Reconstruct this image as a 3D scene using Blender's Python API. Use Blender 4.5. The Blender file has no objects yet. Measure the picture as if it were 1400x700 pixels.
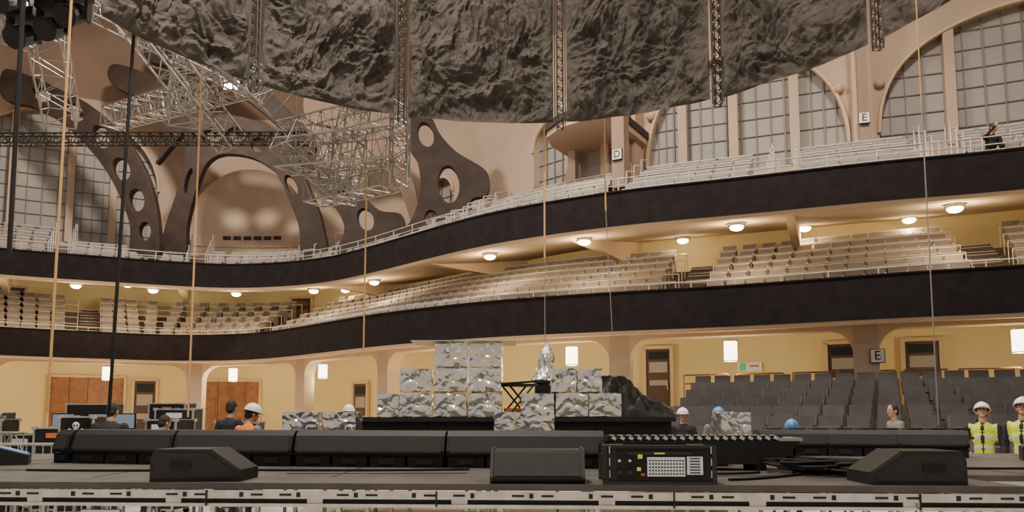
import bpy, bmesh, math, random
from mathutils import Vector, Matrix, noise
random.seed(7)
R=math.radians
COL=bpy.context.scene.collection

# ---------------------------------------------------------------- materials
def mat(name,c,rough=.7,metal=0,nscale=0,namt=.0,bump=0,bscale=20,emit=None,estr=0,coat=0,alpha=None,bdist=.05,spec=None):
    m=bpy.data.materials.new(name); m.use_nodes=True
    nt=m.node_tree; b=nt.nodes['Principled BSDF']
    b.inputs['Base Color'].default_value=(*c,1); b.inputs['Roughness'].default_value=rough
    b.inputs['Metallic'].default_value=metal
    if spec is not None: b.inputs['Specular IOR Level'].default_value=spec
    if coat: b.inputs['Coat Weight'].default_value=coat
    if emit:
        b.inputs['Emission Color'].default_value=(*emit,1); b.inputs['Emission Strength'].default_value=estr
    tc=None
    if nscale:
        tc=nt.nodes.new('ShaderNodeTexCoord'); n=nt.nodes.new('ShaderNodeTexNoise'); n.inputs['Scale'].default_value=nscale
        n.inputs['Detail'].default_value=6
        r=nt.nodes.new('ShaderNodeValToRGB')
        r.color_ramp.elements[0].position=.3; r.color_ramp.elements[1].position=.7
        r.color_ramp.elements[0].color=(*[x*(1-namt) for x in c],1)
        r.color_ramp.elements[1].color=(*[min(1,x*(1+namt)) for x in c],1)
        nt.links.new(tc.outputs['Object'],n.inputs['Vector']); nt.links.new(n.outputs['Fac'],r.inputs['Fac'])
        nt.links.new(r.outputs['Color'],b.inputs['Base Color'])
    if bump:
        tc=tc or nt.nodes.new('ShaderNodeTexCoord'); n2=nt.nodes.new('ShaderNodeTexNoise'); n2.inputs['Scale'].default_value=bscale
        n2.inputs['Detail'].default_value=8
        bp=nt.nodes.new('ShaderNodeBump'); bp.inputs['Strength'].default_value=bump; bp.inputs['Distance'].default_value=bdist
        nt.links.new(tc.outputs['Object'],n2.inputs['Vector']); nt.links.new(n2.outputs['Fac'],bp.inputs['Height'])
        nt.links.new(bp.outputs['Normal'],b.inputs['Normal'])
    return m
M={}
M['plaster']=mat('plaster_blush',(.56,.415,.31),.85,nscale=.5,namt=.10)
M['niche']=mat('plaster_niche',(.66,.50,.38),.95,nscale=.6,namt=.08,spec=.1)
M['cream']=mat('plaster_cream',(.68,.50,.32),.8,nscale=.6,namt=.08)
M['yellow']=mat('wall_yellow',(.79,.65,.33),.8,nscale=.5,namt=.08)
M['fascia']=mat('fascia_dark',(.015,.011,.0125),.85,nscale=3,namt=.3,spec=.2)
M['concrete']=mat('terrace_concrete',(.15,.12,.105),.9,nscale=2,namt=.15)
M['seat']=mat('seat_fabric_taupe',(.26,.215,.19),.8,nscale=2,namt=.15)
M['seatd']=mat('seat_fabric_slate',(.066,.058,.062),.8,nscale=2,namt=.2)
M['rail']=mat('rail_painted_steel',(.60,.56,.52),.4)
M['wood']=mat('door_wood',(.30,.13,.05),.5,nscale=4,namt=.3)
M['brown']=mat('door_brown',(.08,.045,.03),.5)
M['glass']=mat('window_obscured_glass',(.38,.345,.32),.6,nscale=.8,namt=.10)
M['muntin']=mat('muntin_grey',(.24,.21,.19),.6)
M['rib']=mat('rib_riveted_brown',(.042,.025,.019),.7,nscale=2,namt=.35)
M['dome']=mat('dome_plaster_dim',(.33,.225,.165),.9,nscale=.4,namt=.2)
M['floor']=mat('hall_floor',(.62,.56,.50),.6,nscale=1.2,namt=.12)
M['deck']=mat('deck_marley',(.082,.074,.070),.65,nscale=2.5,namt=.25,bump=.15,bscale=60,spec=.3)
M['alu']=mat('aluminium',(.62,.61,.60),.35,.75,nscale=8,namt=.15)
M['truss']=mat('truss_aluminium',(.32,.30,.28),.4,.5)
M['trussd']=mat('truss_dark',(.03,.025,.022),.5,.3)
M['black']=mat('cabinet_black',(.012,.012,.013),.6,nscale=30,namt=.3,spec=.4)
M['grille']=mat('grille_black',(.020,.020,.021),.55,.1,bump=.4,bscale=200,spec=.35)
M['rubber']=mat('rubber_black',(.008,.008,.008),.7,spec=.3)
M['drape']=mat('drape_black',(.005,.005,.006),.5,bump=.25,bscale=7,spec=.4)
M['rope']=mat('rope_orange',(.62,.36,.15),.7)
M['wire']=mat('wire_grey',(.30,.27,.25),.5,.4)
M['lampw']=mat('lamp_glass_warm',(1,.9,.7),.4,emit=(1,.83,.52),estr=12)
M['pend']=mat('pendant_glass',(1,.93,.8),.4,emit=(1,.88,.66),estr=8)
M['white']=mat('white_plastic',(.75,.74,.72),.4)
M['screen']=mat('rack_display',(.35,.38,.36),.3,emit=(.7,.78,.72),estr=.25)
M['mon']=mat('monitor_screen',(.1,.12,.15),.2,emit=(.6,.7,.8),estr=.25)
M['yel']=mat('label_yellow',(.75,.7,.08),.5)
M['green']=mat('sign_green',(.05,.35,.10),.5,emit=(.1,.6,.2),estr=.3)
M['blue']=mat('helmet_blue',(.05,.22,.5),.4)
M['bluel']=mat('blue_film',(.02,.14,.33),.3,emit=(.02,.25,.6),estr=.15)
M['orange']=mat('orange_plastic',(.7,.18,.04),.5)
M['red']=mat('red_plastic',(.5,.04,.03),.5)
M['led']=mat('led_lens',(.6,.6,.58),.25)
M['sheet']=mat('acrylic_sheet',(.35,.36,.37),.1)
M['skin']=mat('skin',(.46,.26,.18),.55,nscale=12,namt=.08)
M['lip']=mat('lip',(.32,.10,.08),.5)
M['eyew']=mat('eye_white',(.7,.68,.65),.3)
M['eyed']=mat('eye_dark',(.03,.02,.015),.3)
M['hair']=mat('hair_dark',(.02,.014,.01),.7,bump=.5,bscale=60)
M['jacket']=mat('jacket_dark',(.018,.02,.026),.85,bump=.3,bscale=25)
M['trouser']=mat('trousers_dark',(.022,.024,.03),.85,bump=.3,bscale=25)
M['shirtg']=mat('shirt_grey',(.20,.19,.19),.85,bump=.3,bscale=25)
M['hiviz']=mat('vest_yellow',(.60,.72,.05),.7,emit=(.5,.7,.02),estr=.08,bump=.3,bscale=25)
M['hivizo']=mat('vest_orange',(.75,.20,.04),.7,bump=.3,bscale=25)
M['refl']=mat('reflective_tape',(.65,.66,.66),.35,.3)
M['shoe']=mat('boot_leather',(.03,.02,.015),.6)
# crinkled mirror-like foil over boxes
def foil():
    m=mat('foil_wrap',(.85,.85,.84),.17,.85)
    nt=m.node_tree;b=nt.nodes['Principled BSDF']
    tc=nt.nodes.new('ShaderNodeTexCoord')
    n=nt.nodes.new('ShaderNodeTexNoise'); n.inputs['Scale'].default_value=3; n.inputs['Detail'].default_value=2; n.inputs['Distortion'].default_value=1.0
    r=nt.nodes.new('ShaderNodeValToRGB')
    e=r.color_ramp.elements; e[0].position=.36; e[0].color=(.78,.81,.87,1); e[1].position=.64; e[1].color=(.95,.88,.68,1)
    x=e.new(.5); x.color=(.90,.90,.88,1)
    nt.links.new(tc.outputs['Object'],n.inputs['Vector'])
    nt.links.new(n.outputs['Fac'],r.inputs['Fac']); nt.links.new(r.outputs['Color'],b.inputs['Base Color'])
    bp=nt.nodes.new('ShaderNodeBump'); bp.inputs['Strength'].default_value=.8; bp.inputs['Distance'].default_value=.04
    v=nt.nodes.new('ShaderNodeTexVoronoi'); v.feature='DISTANCE_TO_EDGE'; v.inputs['Scale'].default_value=6.5
    n4=nt.nodes.new('ShaderNodeTexNoise'); n4.inputs['Scale'].default_value=4; n4.inputs['Detail'].default_value=1
    mx=nt.nodes.new('ShaderNodeMixRGB'); mx.inputs[0].default_value=.35
    nt.links.new(tc.outputs['Object'],n4.inputs['Vector']); nt.links.new(tc.outputs['Object'],mx.inputs[1]); nt.links.new(n4.outputs['Color'],mx.inputs[2]); nt.links.new(mx.outputs[0],v.inputs['Vector'])
    n3=nt.nodes.new('ShaderNodeTexNoise'); n3.noise_type='RIDGED_MULTIFRACTAL'; n3.inputs['Scale'].default_value=3; n3.inputs['Detail'].default_value=2; n3.inputs['Distortion'].default_value=.8
    nt.links.new(tc.outputs['Object'],n3.inputs['Vector'])
    ma=nt.nodes.new('ShaderNodeMath'); ma.operation='ADD'
    nt.links.new(v.outputs['Distance'],ma.inputs[0]); nt.links.new(n3.outputs['Fac'],ma.inputs[1])
    nt.links.new(ma.outputs[0],bp.inputs['Height']); nt.links.new(bp.outputs['Normal'],b.inputs['Normal'])
    return m
M['foil']=foil()
def rock():
    m=mat('rock_skin',(.086,.076,.068),.8,nscale=3.0,namt=.30,spec=.22)
    nt=m.node_tree;b=nt.nodes['Principled BSDF']
    tc=nt.nodes.new('ShaderNodeTexCoord')
    n3=nt.nodes.new('ShaderNodeTexNoise'); n3.noise_type='RIDGED_MULTIFRACTAL'; n3.inputs['Scale'].default_value=2.8; n3.inputs['Detail'].default_value=8; n3.inputs['Distortion'].default_value=.6
    nt.links.new(tc.outputs['Object'],n3.inputs['Vector'])
    bp=nt.nodes.new('ShaderNodeBump'); bp.inputs['Strength'].default_value=.8; bp.inputs['Distance'].default_value=.06
    nt.links.new(n3.outputs['Fac'],bp.inputs['Height']); nt.links.new(bp.outputs['Normal'],b.inputs['Normal'])
    return m
M['rock']=rock()

# ---------------------------------------------------------------- mesh builder
class MB:
    def __init__(s): s.v=[];s.f=[];s.m=[];s.mats=[]
    def mi(s,k):
        if k not in s.mats: s.mats.append(k)
        return s.mats.index(k)
    def add(s,vs,fs,k):
        o=len(s.v); s.v+= [tuple(x) for x in vs]; i=s.mi(k)
        for f in fs: s.f.append([a+o for a in f]); s.m.append(i)
    def box(s,c,sz,k,rz=0,mx=None):
        x,y,z=[a/2 for a in sz]
        vs=[Vector(p) for p in [(-x,-y,-z),(x,-y,-z),(x,y,-z),(-x,y,-z),(-x,-y,z),(x,-y,z),(x,y,z),(-x,y,z)]]
        m=mx if mx is not None else Matrix.Rotation(rz,3,'Z')
        c=Vector(c); vs=[m@p+c for p in vs]
        s.add(vs,[(0,3,2,1),(4,5,6,7),(0,1,5,4),(1,2,6,5),(2,3,7,6),(3,0,4,7)],k)
    def tube(s,a,b,r,k,n=5,r2=None):
        a=Vector(a);b=Vector(b);d=b-a
        if d.length<1e-6: return
        r2=r if r2 is None else r2
        q=d.to_track_quat('Z','Y'); vs=[]
        for p,rr in((a,r),(b,r2)):
            for i in range(n):
                t=2*math.pi*i/n; vs.append(p+q@Vector((rr*math.cos(t),rr*math.sin(t),0)))
        fs=[(i,(i+1)%n,n+(i+1)%n,n+i) for i in range(n)]
        fs+= [tuple(range(n))[::-1],tuple(range(n,2*n))]
        s.add(vs,fs,k)
    def ell(s,c,r,k,nu=12,nv=8,mx=None):
        vs=[];c=Vector(c);mx=mx or Matrix.Identity(3)
        vs.append(mx@Vector((0,0,r[2]))+c)
        for j in range(1,nv):
            p=math.pi*j/nv
            for i in range(nu):
                t=2*math.pi*i/nu
                vs.append(mx@Vector((r[0]*math.sin(p)*math.cos(t),r[1]*math.sin(p)*math.sin(t),r[2]*math.cos(p)))+c)
        vs.append(mx@Vector((0,0,-r[2]))+c); L=len(vs)-1; fs=[]
        for i in range(nu):
            fs.append((0,1+i,1+(i+1)%nu)); fs.append((L,L-nu+(i+1)%nu,L-nu+i))
        for j in range(nv-2):
            for i in range(nu):
                a=1+j*nu+i;b=1+j*nu+(i+1)%nu; fs.append((a,a+nu,b+nu,b))
        s.add(vs,fs,k)
    def prism(s,poly,k,axis='Y',a0=0,a1=1,mx=None,org=(0,0,0)):
        n=len(poly);vs=[];mx=mx or Matrix.Identity(3);org=Vector(org)
        for a in(a0,a1):
            for p in poly:
                v=Vector((p[0],a,p[1])) if axis=='Y' else (Vector((a,p[0],p[1])) if axis=='X' else Vector((p[0],p[1],a)))
                vs.append(mx@v+org)
        fs=[tuple(range(n)),tuple(range(n,2*n))[::-1]]+[(i,n+i,n+(i+1)%n,(i+1)%n) for i in range(n)]
        s.add(vs,fs,k)
    def truss(s,a,b,w,bays,r,k,tri=False):
        a=Vector(a);b=Vector(b);d=(b-a);L=d.length;q=d.to_track_quat('Z','Y')
        cs=[(-w/2,-w/2),(w/2,-w/2),(w/2,w/2),(-w/2,w/2)]
        P=lambda c,t:a+q@Vector((c[0],c[1],L*t))
        for i in range(4):
            c=cs[i];e=cs[(i+1)%4]
            s.tube(P(c,0),P(c,1),r,k,5)
            for j in range(bays):
                t0=j/bays;t1=(j+1)/bays;tm=(t0+t1)/2
                s.tube(P(c,t0),P(e,tm),r*.55,k,4); s.tube(P(e,tm),P(c,t1),r*.55,k,4)
        for j in range(bays+1):
            for i in range(4): s.tube(P(cs[i],j/bays),P(cs[(i+1)%4],j/bays),r*.55,k,4)
    def obj(s,name,smooth=False,parent=None,fix=True):
        me=bpy.data.meshes.new(name); me.from_pydata(s.v,[],s.f)
        for k in s.mats: me.materials.append(M[k])
        me.polygons.foreach_set('material_index',s.m)
        if smooth: me.polygons.foreach_set('use_smooth',[True]*len(s.f))
        me.update()
        if fix:
            bm=bmesh.new();bm.from_mesh(me);bmesh.ops.recalc_face_normals(bm,faces=bm.faces);bm.to_mesh(me);bm.free()
        o=bpy.data.objects.new(name,me);COL.objects.link(o)
        if parent: o.parent=parent
        return o
def empty(name,loc=(0,0,0),rz=0):
    e=bpy.data.objects.new(name,None);e.empty_display_size=.2;COL.objects.link(e);e.location=loc;e.rotation_euler=(0,0,rz);return e

def catmull(pts,n=12,closed=False):
    out=[];N=len(pts)
    rng=range(N) if closed else range(N-1)
    for i in rng:
        if closed: p=[pts[(i+j-1)%N] for j in range(4)]
        else: p=[pts[max(0,i-1)],pts[i],pts[i+1],pts[min(N-1,i+2)]]
        p=[Vector(q) for q in p]
        for j in range(n):
            t=j/n
            out.append(.5*((2*p[1])+(-p[0]+p[2])*t+(2*p[0]-5*p[1]+4*p[2]-p[3])*t*t+(-p[0]+3*p[1]-3*p[2]+p[3])*t**3))
    if not closed: out.append(Vector(pts[-1]))
    return out

# ---------------------------------------------------------------- plan curves of the balconies
class Plan:
    def __init__(s,pts):
        d=catmull(pts,24)
        for _ in range(60): d=[d[0]]+[(d[i-1]+2*d[i]+d[i+1])/4 for i in range(1,len(d)-1)]+[d[-1]]
        s.p=d; s.s=[0]
        for a,b in zip(d,d[1:]): s.s.append(s.s[-1]+(b-a).length)
        s.L=s.s[-1]
        s.n=[]
        for i in range(len(d)):
            t=(d[min(len(d)-1,i+3)]-d[max(0,i-3)]).normalized(); s.n.append(Vector((-t.y,t.x)))
    def idx(s,q):
        q=min(max(q,0),s.L-1e-6)
        import bisect
        i=max(0,bisect.bisect_right(s.s,q)-1); i=min(i,len(s.p)-2)
        return i,(q-s.s[i])/(s.s[i+1]-s.s[i])
    def at(s,q,off=0,z=0):
        i,t=s.idx(q); p=s.p[i].lerp(s.p[i+1],t); n=s.n[i].lerp(s.n[i+1],t).normalized()
        return Vector((p.x+n.x*off,p.y+n.y*off,z))
    def ang(s,q):
        i,t=s.idx(q); n=s.n[i]; return math.atan2(n.y,n.x)-math.pi/2
    def sx(s,X):
        for i in range(len(s.p)-1):
            if s.p[i].x<=X<=s.p[i+1].x: return s.s[i]+(X-s.p[i].x)/(s.p[i+1].x-s.p[i].x)*(s.s[i+1]-s.s[i])
        return 0 if X<s.p[0].x else s.L
LO=Plan([(-29,19),(-26.5,24),(-24,28),(-20.8,30.8),(-17.3,32.9),(-15.2,33.9),(-12,33.6),(-9.07,31.4),(-5.26,27.4),(-2.41,25.05),(0,23.5),(3.2,22.1),(6.13,21),(10.04,19),(12.35,18.1),(17,15.3),(22,11),(25,6)])
UP=Plan([(-29,18),(-26,23),(-23,27),(-19.9,29.3),(-17.5,30.5),(-14.1,32),(-11.6,32.5),(-8.27,31.5),(-5.67,29.3),(-2.51,25.9),(0,23.6),(3.18,21.7),(6.03,20.6),(9.38,19.2),(12.6,18.1),(17,15.6),(22,11.2),(25,6)])

def sweep(name,C,prof,k,s0=0,s1=None,step=.5,smooth=True):
    s1=C.L if s1 is None else s1
    n=max(2,int((s1-s0)/step)); mb=MB(); vs=[]
    for i in range(n+1):
        q=s0+(s1-s0)*i/n
        for off,z in prof: vs.append(C.at(q,off,z))
    m=len(prof); fs=[]
    for i in range(n):
        for j in range(m-1): fs.append((i*m+j,(i+1)*m+j,(i+1)*m+j+1,i*m+j+1))
    mb.add(vs,fs,k); o=mb.obj(name,smooth,fix=False)
    return o
def sweep_mb(mb,C,prof,k,s0,s1,step=.5,closed=False):
    n=max(1,int((s1-s0)/step)); vs=[]
    for i in range(n+1):
        q=s0+(s1-s0)*i/n
        for off,z in prof: vs.append(C.at(q,off,z))
    m=len(prof); fs=[]
    for i in range(n):
        for j in range(m if closed else m-1):
            jj=(j+1)%m; fs.append((i*m+j,(i+1)*m+j,(i+1)*m+jj,i*m+jj))
    if closed: fs+=[tuple(range(m)),tuple(range(n*m,n*m+m))[::-1]]
    mb.add(vs,fs,k)

# fasciae
def fascia(name,C,zt,h):
    mb=MB(); sweep_mb(mb,C,[(.0,zt),(.25,zt),(.25,zt-h),(0,zt-h)],'fascia',0,C.L,.4,True)
    sweep_mb(mb,C,[(-.03,zt+.04),(.3,zt+.04),(.3,zt),(-.03,zt)],'fascia',0,C.L,.4,True)
    sweep_mb(mb,C,[(.02,zt-h),(.28,zt-h),(.28,zt-h-.10),(.06,zt-h-.10)],'cream',0,C.L,.4,True)
    return mb.obj(name)
fascia('balcony_fascia_lower',LO,5.2,1.12)
fascia('balcony_fascia_upper',UP,8.1,1.0)
# soffits
sweep('ceiling_under_lower_balcony',LO,[(.3,4.06),(1.0,4.1),(3,4.35),(7.2,4.6)],'cream')
sweep('ceiling_under_upper_balcony',UP,[(.3,7.05),(1.0,7.10),(3,7.42),(7.0,8.15)],'cream')
# curved haunch beams
def beams(name,C,z0,z1,step,depth,off1):
    mb=MB(); q=2
    while q<C.L-1:
        a=C.ang(q); mx=Matrix.Rotation(a,3,'Z'); o=C.at(q,0,0)
        poly=[(.35,z0-.02),(1.2,z0-depth*.3),(off1*.55,z0-depth*.3),(off1*.8,z0-depth*.6),(off1,z1-depth*2.4),(off1,z1+.1),(off1*.5,(z0+z1)/2+.1),(.35,z0+.05)]
        mb.prism(poly,'cream','X',-.12,.12,mx,o); q+=step
    return mb.obj(name)
beams('trim_beams_upper',UP,7.08,8.05,6.4,.2,5.8)

# terraces, seats and rails
def seat(mb,C,q,off,z,k,w=.46,up=True):
    a=C.ang(q); mx=Matrix.Rotation(a,3,'Z'); o=C.at(q,off,z)
    t=mx@Matrix.Rotation(R(-12),3,'X')
    mb.box(o+mx@Vector((0,.10,.66)),(w,.05,.40),k,mx=t)
    mb.box(o+mx@Vector((0,-.06,.47)),(w*.92,.08,.34),k,mx=mx@Matrix.Rotation(R(-22),3,'X'))
    fk='rail' if k=='seat' else k
    mb.box(o+mx@Vector((w/2+.02,-.02,.36)),(.035,.30,.60),k,mx=mx)
    if k=='seat':
        mb.box(o+mx@Vector((w/2+.02,-.05,.68)),(.05,.30,.03),fk,mx=mx)
        mb.box(o+mx@Vector((0,.145,.875)),(w+.08,.03,.028),fk,mx=mx)
def tier(tag,C,off0,depth,n,z0,rise,blocks,kseat,railk,pitch=.56,front_rail=True,rails=True,desk=.62,short=()):
    prof=[(off0-.55,z0)]
    for i in range(n):
        prof+= [(off0+i*depth-.35,z0+i*rise),(off0+i*depth-.35+.001,z0+i*rise)] if i==0 else [(off0+i*depth-.35,z0+(i-1)*rise),(off0+i*depth-.35,z0+i*rise)]
    prof.append((off0+n*depth+.2,z0+(n-1)*rise))
    s0=min(b[0] for b in blocks)-.8; s1=max(b[1] for b in blocks)+.8
    sweep('terrace_'+tag,C,prof,'concrete',s0,s1,.5,False)
    mb=MB(); mr=MB()
    for i in range(n):
        z=z0+i*rise; off=off0+i*depth
        for bi,(a,b) in enumerate(blocks):
            if bi in short and i>=2: continue
            cnt=int((b-a)/pitch)
            for j in range(cnt):
                seat(mb,C,a+(j+.5)*pitch,off,z,kseat,pitch-.09)
            if rails:
                h=desk; oo=off-.28
                pr=None
                m=max(1,int((b-a)/1.12))
                for j in range(m+1):
                    q=a+(b-a)*j/m; p=C.at(q,oo,z+h)
                    mr.tube(p,C.at(q,oo,z),.016,railk,4)
                    if pr is not None:
                        mid=C.at(a+(b-a)*(j-.5)/m,oo,z+h)
                        mr.tube(pr,mid,.018,railk,4); mr.tube(mid,p,.018,railk,4)
                    pr=p
    mb.obj('seating_'+tag,fix=False)
    if rails: mr.obj('seat_railing_'+tag,fix=False)
def blocks(C,xs,gap=.9):
    ss=[C.sx(x) for x in xs]; return [(a+gap/2,b-gap/2) for a,b in zip(ss,ss[1:])]
tier('lower_balcony',LO,.85,.76,6,4.68,.365,blocks(LO,[-26,-18.0,-11.6,4.9,11.9,19]),'seat','rail',.52)
tier('upper_balcony',UP,.9,.78,4,7.72,.42,blocks(UP,[-26,-18.2,-13.5,-9.5,-3.0,2.6,7.2,11.2,17]),'seat','rail',.52,short=(1,2))
# aisle steps
mb=MB()
for X in(4.9,11.9,-11.6,-18.0):
    q=LO.sx(X); mx=Matrix.Rotation(LO.ang(q),3,'Z')
    for i in range(6):
        for h in(0,1): mb.box(LO.at(q,.65+i*.76+h*.38,4.68+i*.365+(.18 if h else .03)),(.78,.36,.06),'concrete',mx=mx); mb.box(LO.at(q,.48+i*.76+h*.38,4.68+i*.365+(.18 if h else .03)+.03),(.78,.03,.02),'rail',mx=mx)
mb.obj('aisle_steps')
# guard railings on the fasciae
def guard(name,C,zt,hs):
    mr=MB(); q=1
    while q<C.L-1:
        a=C.at(q,.15,zt); b=C.at(q+1.2,.15,zt)
        for h in hs: mr.tube(a+Vector((0,0,h)),b+Vector((0,0,h)),.016,'rail',4)
        mr.tube(a,a+Vector((0,0,hs[-1])),.016,'rail',4); q+=1.2
    mr.obj(name,fix=False)
guard('balcony_railing_upper',UP,8.14,(.20,.40)); guard('balcony_railing_lower',LO,5.24,(.18,))
# end-of-block tall frames on upper tier
mr=MB()
for b in blocks(UP,[-26,-18.2,-13.5,-9.5,-3.0,2.6,7.2,11.2,17]):
    for q in (b[0]-.1,b[1]+.1):
        for i in range(4):
            o0=.6+i*.78; z=7.72+i*.42
            p=[UP.at(q,o0,z),UP.at(q,o0,z+1.0),UP.at(q,o0+.7,z+1.0+.2),UP.at(q,o0+.7,z+.3)]
            for u,v in zip(p,p[1:]): mr.tube(u,v,.02,'rail',4)
mr.obj('aisle_railing',fix=False)

# ground-floor raked seating at the right
tier('ground_floor',LO,-5.1,.92,7,.55,.225,[(LO.sx(5.0),LO.sx(18))],'seatd','brown',.52,rails=False)
mr=MB()
for j in range(12):
    q=LO.sx(4.6)+j*1.45
    p=[LO.at(q,1.75,1.7),LO.at(q,1.75,2.86),LO.at(q+1.2,1.75,2.86),LO.at(q+1.2,1.75,1.7)]
    for u,v in zip(p,p[1:]): mr.tube(u,v,.025,'wood',5)
    mr.tube(LO.at(q,1.75,2.6),LO.at(q+1.2,1.75,2.6),.02,'wood',5)
mr.obj('ground_floor_handrail',fix=False)

# strip walls with shaped openings
def cellwall(mb,C,s0,s1,b0,b1,t,off,th,k):
    p=[C.at(s0,off,b0),C.at(s1,off,b1),C.at(s1,off,t),C.at(s0,off,t),C.at(s0,off+th,b0),C.at(s1,off+th,b1),C.at(s1,off+th,t),C.at(s0,off+th,t)]
    mb.add(p,[(0,1,2,3),(4,7,6,5),(0,4,5,1),(3,2,6,7)],k)
def endcap(mb,C,s,z0,z1,off,th,k):
    mb.add([C.at(s,off,z0),C.at(s,off,z1),C.at(s,off+th,z1),C.at(s,off+th,z0)],[(0,1,2,3)],k)
# ground arcade
colX=[-27,-21.0,-14.4,-9.6,-5.4,2.9,9.0,15.2,21]
cs=[LO.sx(x) for x in colX]
mb=MB(); hw=.32; OFF=.9; TH=.5; TOP=4.2
for c in cs: cellwall(mb,LO,c-hw,c+hw,0,0,TOP,OFF,TH,'plaster'); endcap(mb,LO,c-hw,0,TOP,OFF,TH,'plaster'); endcap(mb,LO,c+hw,0,TOP,OFF,TH,'plaster')
for a,b in zip(cs,cs[1:]):
    a+=hw;b-=hw;Rr=.65;N=44
    qs=sorted(set([a+(1-math.cos(i/8*math.pi/2))*Rr for i in range(9)]+[b-(1-math.cos(i/8*math.pi/2))*Rr for i in range(9)]+[a+Rr+(b-a-2*Rr)*i/12 for i in range(13)]))
    def zo(q):
        d=min(q-a,b-q)
        return 3.93 if d>=Rr else 3.93-Rr+math.sqrt(max(0,Rr*Rr-(Rr-d)**2))
    for u,v in zip(qs,qs[1:]): cellwall(mb,LO,u,v,zo(u),zo(v),TOP,OFF,TH,'cream')
mb.obj('wall_ground_arcade')
sweep('wall_ground_back',LO,[(5.6,0),(5.6,4.55)],'yellow')
sweep('wall_lower_balcony_back',LO,[(6.0,5.0),(6.0,8.3)],'yellow')
sweep('floor_promenade',LO,[(1.5,0),(1.5,1.7),(5.6,1.7)],'concrete',LO.sx(-.5),LO.L)
def doorset(mb,C,X,off,z0,w,h,k,leaves=2,win=False,frame='cream'):
    q=C.sx(X); a=C.ang(q); mx=Matrix.Rotation(a,3,'Z'); o=C.at(q,off,z0)
    mb.box(o+mx@Vector((-w/2-.06,-.04,h/2)),(.12,.16,h+.1),frame,mx=mx); mb.box(o+mx@Vector((w/2+.06,-.04,h/2)),(.12,.16,h+.1),frame,mx=mx)
    mb.box(o+mx@Vector((0,-.04,h+.06)),(w+.24,.16,.12),frame,mx=mx)
    lw=w/leaves
    for i in range(leaves):
        x=-w/2+lw*(i+.5)
        mb.box(o+mx@Vector((x,0,h/2)),(lw-.03,.06,h-.02),k,mx=mx)
        if win:
            mb.box(o+mx@Vector((x,-.04,h*.72)),(lw*.75,.03,h*.16),'glass',mx=mx); mb.box(o+mx@Vector((x,-.04,h*.48)),(lw*.75,.03,h*.08),'glass',mx=mx)
            mb.box(o+mx@Vector((x,-.04,h*.9)),(lw*.8,.03,h*.12),'black',mx=mx)
        else:
            for zz in(.22,.55,.83): mb.box(o+mx@Vector((x,-.045,h*zz)),(lw*.68,.03,h*(.2 if zz<.8 else .14)),'wood',mx=mx)
        mb.box(o+mx@Vector((x+lw*.38,-.08,h*.42)),(.03,.06,.2),'alu',mx=mx)
n=1
for X,z0,w,h,k,l,wi in [(-17.9,0,3.1,3.5,'wood',4,False),(-14.3,0,2.8,3.4,'wood',4,False),(-23.5,0,3,3.5,'wood',4,False),
        (-16.1,0,.95,3.4,'brown',1,True),(-10.6,0,.9,3.2,'brown',1,True),
        (3.2,1.7,.85,2.3,'brown',1,True),(8.2,1.7,.9,2.25,'brown',1,True),(10.9,1.7,.95,2.25,'brown',1,True),(-7.0,0,.9,3.0,'brown',1,True)]:
    mb=MB(); doorset(mb,LO,X,5.5,z0,w,h,k,l,wi); mb.obj('door_%d'%n); n+=1
for X in(-20.4,-12.5):
    mb=MB(); doorset(mb,LO,X,5.9,6.1,1.1,1.6,'brown',1,False); mb.obj('door_%d'%n); n+=1

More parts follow.
